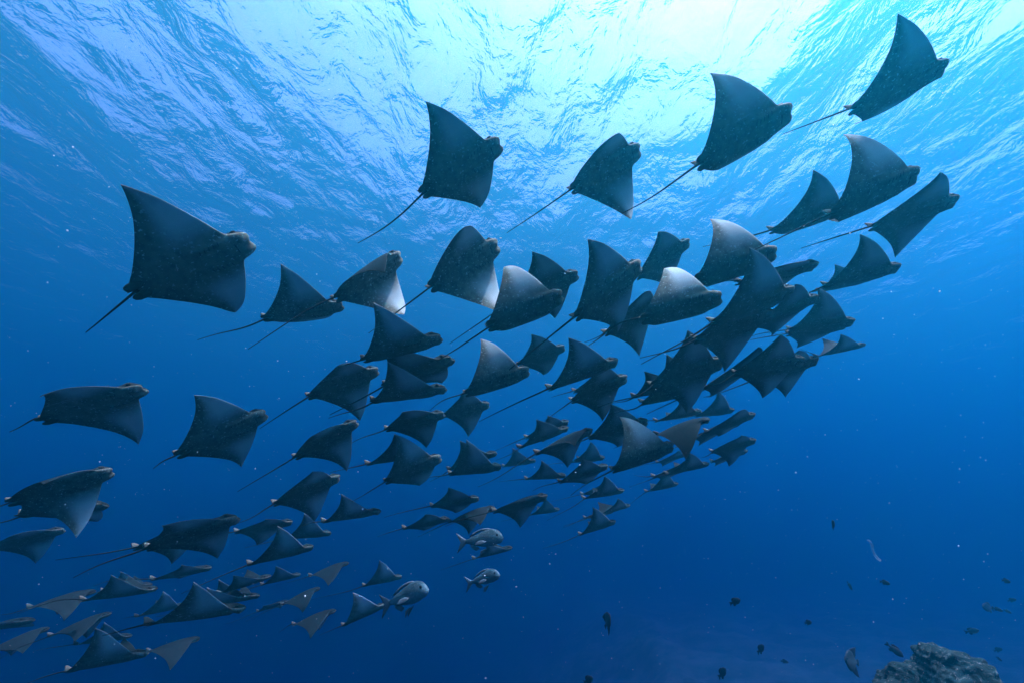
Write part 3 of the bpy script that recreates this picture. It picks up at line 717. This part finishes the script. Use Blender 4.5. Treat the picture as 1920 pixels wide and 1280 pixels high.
SHAPES = {
    # station t, half height, half width, centre line; then fin outlines (x, z) in body lengths
    'bream': (np.array([(0, .012, .010, -.035), (.03, .055, .032, -.025), (.08, .105, .055, -.008), (.15, .128, .066, .008), (.24, .150, .072, .010),
                        (.34, .150, .070, .006), (.46, .130, .058, 0), (.58, .098, .048, -.004), (.68, .078, .030, -.004), (.76, .046, .018, -.002), (.83, .036, .012, 0)]),
              dict(tail=[(-.30, .03), (-.37, .075), (-.46, .135), (-.54, .185), (-.49, .085), (-.445, .0), (-.49, -.085), (-.54, -.185), (-.46, -.135), (-.37, -.075), (-.30, -.03)],
                   dorsal=[(.28, .145), (.20, .178), (.08, .185), (-.04, .168), (-.16, .130), (-.24, .085), (-.20, .07), (-.06, .13), (.12, .17)],
                   anal=[(-.02, -.155), (-.10, -.185), (-.18, -.145), (-.24, -.075), (-.17, -.065), (-.08, -.11)])),
    'damsel': (np.array([(0, .015, .012, 0), (.05, .07, .035, 0), (.13, .135, .06, .005), (.25, .185, .075, .005), (.38, .195, .075, 0), (.52, .165, .06, 0),
                         (.64, .11, .04, 0), (.74, .065, .022, 0), (.80, .055, .015, 0)]),
               dict(tail=[(-.27, .04), (-.36, .09), (-.46, .14), (-.50, .13), (-.45, .04), (-.43, .0), (-.45, -.04), (-.50, -.13), (-.46, -.14), (-.36, -.09), (-.27, -.04)],
                    dorsal=[(.22, .17), (.10, .245), (-.06, .250), (-.18, .235), (-.26, .13), (-.18, .08), (0, .15)],
                    anal=[(.0, -.17), (-.10, -.24), (-.20, -.215), (-.26, -.12), (-.16, -.08)])),
    'angel': (np.array([(0, .018, .010, -.01), (.05, .08, .03, -.005), (.13, .19, .045, 0), (.25, .30, .055, 0), (.4, .35, .055, 0), (.55, .31, .045, 0),
                        (.67, .20, .032, 0), (.76, .09, .02, 0), (.82, .065, .013, 0)]),
              dict(tail=[(-.29, .05), (-.38, .10), (-.48, .12), (-.50, .06), (-.50, -.06), (-.48, -.12), (-.38, -.10), (-.29, -.05)],
                   dorsal=[(.20, .26), (.02, .40), (-.20, .46), (-.42, .50), (-.34, .34), (-.30, .16), (-.20, .14), (.0, .28)],
                   anal=[(.10, -.30), (-.06, -.40), (-.24, -.46), (-.42, -.48), (-.33, -.32), (-.29, -.15), (-.18, -.15), (.0, -.28)])),
}

def build_fish(name, kind, nose, tail, up, mats, label, cat, group=None, fins=True, band=None):
    nose, tail = np.array(nose, float), np.array(tail, float)
    L = float(np.linalg.norm(nose - tail))
    fx = (nose - tail) / L
    fy = np.cross(up, fx); fy /= np.linalg.norm(fy)
    fz = np.cross(fx, fy)
    R = np.stack([fx, fy, fz], 1)
    root = bpy.data.objects.new(name, None); root.empty_display_size = 0.05
    COL.objects.link(root)
    place(root, (nose + tail) / 2, R)
    tag(root, label, cat, group)
    P, O = SHAPES[kind]
    ts = np.linspace(0, P[-1, 0], 20)
    cols = [pchip(P[:, [0, c]], ts) for c in (1, 2, 3)]
    V, F = loft(ts, cols[0], cols[1], cols[2], L)
    body = mesh_obj('body', V, F, mats[0], root)
    for key, nm in (('tail', 'tail_fin'), ('dorsal', 'dorsal_fin'), ('anal', 'anal_fin')):
        v, f = plate([(a * L, b * L) for a, b in O[key]], 0.006 * L, 'y')
        mesh_obj(nm, v, f, mats[1], root)
    if fins:
        for sd in (-1, 1):
            v, f = plate([(.17*L, -.02*L), (.10*L, .01*L), (.02*L, .0), (-.06*L, -.05*L), (.0, -.07*L), (.10*L, -.06*L)], 0.004 * L, 'y')
            v = v + np.array([0, sd * 0.085 * L, -.03 * L]); v[:, 1] += sd * (0.17 * L - v[:, 0]) * 0.35
            mesh_obj('pectoral_fin', v, f, mats[1], root)
        for sd in (-1, 1):
            v, f = plate([(.14*L, .0), (.08*L, -.05*L), (-.02*L, -.13*L), (.0, -.04*L)], 0.004 * L, 'y')
            mesh_obj('pelvic_fin', v + np.array([0, sd * .03 * L, -.16 * L]), f, mats[1], root)
    for sd in (-1, 1):
        ev, ef = ellipsoid((.395 * L, sd * .050 * L, .035 * L), (.026*L, .014*L, .026*L), 8, 6)
        mesh_obj('eye', ev, ef, EYE, root)
    if band is not None:
        ts2 = np.linspace(band[0], band[1], 5)
        cc = [pchip(P[:, [0, c]], ts2) for c in (1, 2, 3)]
        V, F = loft(ts2, cc[0] * 1.04, cc[1] * 1.12, cc[2], L)
        mesh_obj('dark_band', V, F, BAND, root)
    return root

WUP = np.array([0, 0, 1.0])
build_fish('silver_bream', 'bream', at(944, 1004, 4.55), at(859, 1017, 4.75), WUP, (SILVER, SILVER_FIN),
           'silver deep-bodied fish swimming right above a small ray', 'fish', 'silver fish among the rays')
build_fish('silver_bream', 'bream', at(803, 1100, 4.30), at(716, 1135, 4.50), WUP, (SILVER, SILVER_FIN),
           'silver fish with forked tail touching the snout of a pale-winged ray', 'fish', 'silver fish among the rays')
build_fish('silver_bream', 'bream', at(937, 1074, 5.9), at(874, 1094, 6.1), WUP, (SILVER, SILVER_FIN),
           'hazier silver fish below the one above the small ray', 'fish', 'silver fish among the rays')

def small(px, py, ln, ang, depth, kind, mats, name, label, cat, yaw=0.15, band=None, up=WUP):
    a = D2R(ang)
    dx, dy = math.cos(a) * ln / 2, -math.sin(a) * ln / 2
    build_fish(name, kind, at(px + dx, py + dy, depth * 1.3 - yaw * 0.5), at(px - dx, py - dy, depth * 1.3 + yaw * 0.5), up, mats, label, cat,
               'small dark fish over the reef', fins=False, band=band)

DK = (DUSKY, DUSKY_FIN)
TW = (REEFY, DUSKY_FIN)
for args in (
    (1677, 1217, 44, -38, 5.0, 'damsel', DK, 'reef_fish', 'largest dark reef fish, diving head down beside the coral outcrop', 'fish'),
    (1768, 1226, 30, -30, 6.2, 'damsel', DK, 'reef_fish', 'dark fish resting in front of the coral outcrop face', 'fish'),
    (1562, 983, 15, 82, 5.5, 'damsel', DK, 'reef_fish', 'tiny dark fish standing upright alone in open blue water', 'fish'),
    (1378, 1127, 22, 22, 5.5, 'damsel', DK, 'reef_fish', 'dark fish with forked tail pointing up, farthest from the reef in open water', 'fish'),
    (1659, 1091, 21, -14, 5.5, 'damsel', DK, 'reef_fish', 'dark fish hovering under the pale drifting salp chain', 'fish'),
    (1593, 1097, 20, -60, 8.5, 'damsel', DK, 'reef_fish', 'faint dark fish beside the one under the salp chain', 'fish'),
    (1515, 1166, 14, 10, 6.5, 'damsel', DK, 'reef_fish', 'very small dark fish halfway between reef and open water', 'fish'),
    (1426, 1216, 19, 50, 7.0, 'damsel', DK, 'reef_fish', 'dark fish tilted nose up, above another tilted the same way', 'fish'),
    (1354, 1261, 22, 50, 6.5, 'damsel', DK, 'reef_fish', 'lower of two dark fish tilted nose up over the deep', 'fish'),
    (1103, 1274, 20, 25, 6.0, 'damsel', DK, 'reef_fish', 'dark fish lowest over the deep, farthest from the coral outcrop', 'fish'),
    (1886, 1088, 18, -12, 5.5, 'damsel', DK, 'reef_fish', 'sharp dark round fish highest above the coral outcrop', 'fish'),
    (1897, 1124, 18, 10, 9.0, 'damsel', DK, 'reef_fish', 'faint fish under the sharp round one above the outcrop', 'fish'),
    (1853, 1138, 22, 170, 8.5, 'damsel', DK, 'reef_fish', 'faint dark fish heading left of a two-tone pair', 'fish'),
    (1870, 1141, 24, -18, 7.5, 'damsel', TW, 'reef_fish', 'two-tone fish with pale belly, first of a nose-to-tail pair', 'fish'),
    (1889, 1145, 18, -24, 8.0, 'damsel', TW, 'reef_fish', 'two-tone fish with pale belly, second of a nose-to-tail pair', 'fish'),
    (1822, 1182, 28, 8, 7.0, 'damsel', TW, 'reef_fish', 'two-tone fish alone just above the coral outcrop', 'fish'),
    (1871, 1217, 17, 15, 9.0, 'damsel', DK, 'reef_fish', 'faint fish beyond the outcrop, upper of two', 'fish'),
    (1873, 1234, 15, -35, 8.0, 'damsel', DK, 'reef_fish', 'faint fish beyond the outcrop, lower of two', 'fish'),
    (1471, 1239, 16, -10, 9.0, 'damsel', TW, 'reef_fish', 'faint olive fish above the dim sea bottom', 'fish'),
):
    small(*args)
small(1597, 1238, 28, 165, 5.2, 'angel', (ANGEL, BAND), 'angelfish', 'angelfish with dark rear band near the coral outcrop', 'angelfish', band=(0.02, 0.09))
small(1139, 1163, 27, 70, 6.5, 'angel', (ANGEL, DUSKY_FIN), 'angelfish', 'faint diamond-shaped angelfish tilted nose up in open water', 'angelfish')

# ---------------------------------------------------------------- coral outcrop
def make_reef_mat():
    m = NT('coral_rock_material')
    pos = m.objpos()
    n1 = m.noise(4.0, 5, 0.62, pos); n2 = m.noise(16, 5, 0.65, pos); n3 = m.noise(38, 3, 0.6, pos)
    col = m.mix(m.ramp(n1, [(0.35, (0,)*3), (0.65, (1,)*3)]), (0.008, 0.013, 0.008), (0.034, 0.042, 0.026))
    col = m.mix(m.ramp(n2, [(0.57, (0,)*3), (0.64, (1,)*3)]), col, (0.15, 0.155, 0.11))
    col = m.mix(m.ramp(n2, [(0.30, (1,)*3), (0.40, (0,)*3)]), col, (0.02, 0.022, 0.02))
    col = m.mix(m.ramp(n3, [(0.66, (0,)*3), (0.70, (1,)*3)]), col, (0.42, 0.37, 0.28))
    m.bsdf(col, 0.9, 0.1, m.bump(n3, 0.8, 0.03))
    return m.mat

def build_outcrop():
    c = at(1757, 1214, 6.6)
    floor = float(bottom_z(np.array([c[0]]), np.array([c[1]]))[0]) - 0.8
    Hh = c[2] - floor
    nr, na = 220, 260
    t = np.linspace(0, 1, nr) ** 2.6
    th = np.linspace(0, 2 * math.pi, na, endpoint=False)
    Tm, Th = np.meshgrid(t, th, indexing='ij')
    drop = Tm * Hh
    rad = 0.56 * np.sqrt(np.clip(drop, 0, None) / 0.42) 
    rad = np.where(drop < 0.42, rad, 0.56 + 0.38 * (drop - 0.42) ** 0.9)
    X, Y, Z = rad * np.cos(Th), rad * np.sin(Th), -drop
    def n3(sc, seed):
        r = np.random.default_rng(seed); out = np.zeros_like(X)
        for i in range(9):
            d = r.normal(size=3); d /= np.linalg.norm(d); f = 2 * math.pi / sc * r.uniform(.7, 1.5)
            out += np.sin(f * (d[0]*X + d[1]*Y + d[2]*Z) + r.uniform(0, 6.28))
        return out / 3
    d = 0.09 * n3(1.3, 1) + 0.05 * n3(.5, 2) + 0.032 * np.abs(n3(.2, 3)) + 0.012 * n3(.09, 4)
    fade = np.clip(drop / 0.1, 0, 1)
    X = X + np.cos(Th) * d * fade; Y = Y + np.sin(Th) * d * fade
    Z = Z + d * 0.55
    V = np.stack([X + c[0], Y + c[1], Z + c[2]], -1).reshape(-1, 3)
    idx = np.arange(nr * na).reshape(nr, na)
    F = []
    for i in range(nr - 1):
        a, b = idx[i], idx[i + 1]
        F += list(zip(a, b, np.roll(b, -1), np.roll(a, -1)))
    cap = idx[0]
    F.append(tuple(cap))
    o = mesh_obj('coral_outcrop', V, F, make_reef_mat())
    tag(o, 'rugged coral rock outcrop with pale encrusting patches', 'reef rock')
build_outcrop()

# ---------------------------------------------------------------- salp chain and drifting plankton
def make_glassy(name, col, alpha):
    m = NT(name)
    tr = m.n('ShaderNodeBsdfTransparent')
    df = m.n('ShaderNodeBsdfDiffuse'); df.inputs[0].default_value = (*col, 1)
    mx = m.n('ShaderNodeMixShader')
    nz = m.noise(60, 2, 0.5, m.objpos())
    m.l(m.math('MULTIPLY', nz, alpha * 2, clamp=True), mx.inputs[0])
    m.l(tr.outputs[0], mx.inputs[1]); m.l(df.outputs[0], mx.inputs[2])
    m.l(mx.outputs[0], m.out.inputs[0])
    return m.mat

pts = np.array([at(px, py, 4.2) for px, py in ((1626, 1012), (1632, 1014), (1635, 1021), (1636, 1030), (1640, 1039), (1645, 1046), (1651, 1050))])
sv, sf = tube(pts, [.004, .007, .009, .009, .009, .010, .009], 8)
tag(mesh_obj('salp_chain', sv, sf, make_glassy('salp_jelly', (0.7, 0.75, 0.75), 0.22)),
    'pale translucent salp chain drifting in open water', 'salp')

def build_plankton():
    r = np.random.default_rng(21)
    n = 7000
    P = np.stack([r.uniform(-5.5, 5.5, n), r.uniform(0.9, 7.5, n), r.uniform(-2.6, 5.5, n)], -1)
    S = r.lognormal(math.log(0.0013), 0.5, n)
    S[:10] = r.uniform(0.003, 0.0045, 10)
    S = np.minimum(S, 0.0011 * np.linalg.norm(P, axis=1) + 0.0008)
    O = np.array([(1, 0, 0), (-1, 0, 0), (0, 1, 0), (0, -1, 0), (0, 0, 1), (0, 0, -1)], float)
    T = np.array([(0, 2, 4), (2, 1, 4), (1, 3, 4), (3, 0, 4), (2, 0, 5), (1, 2, 5), (3, 1, 5), (0, 3, 5)])
    st = r.uniform(0.6, 1.6, (n, 1, 3))
    V = (P[:, None, :] + S[:, None, None] * O[None] * st).reshape(-1, 3)
    F = (np.arange(n)[:, None, None] * 6 + T[None]).reshape(-1, 3)
    o = mesh_obj('plankton', V, F, plain('plankton_speck', (0.6, 0.6, 0.55), (0.85, 0.85, 0.8), 5, 0.6))
    tag(o, 'pale plankton specks drifting through the water', kind='stuff')
build_plankton()
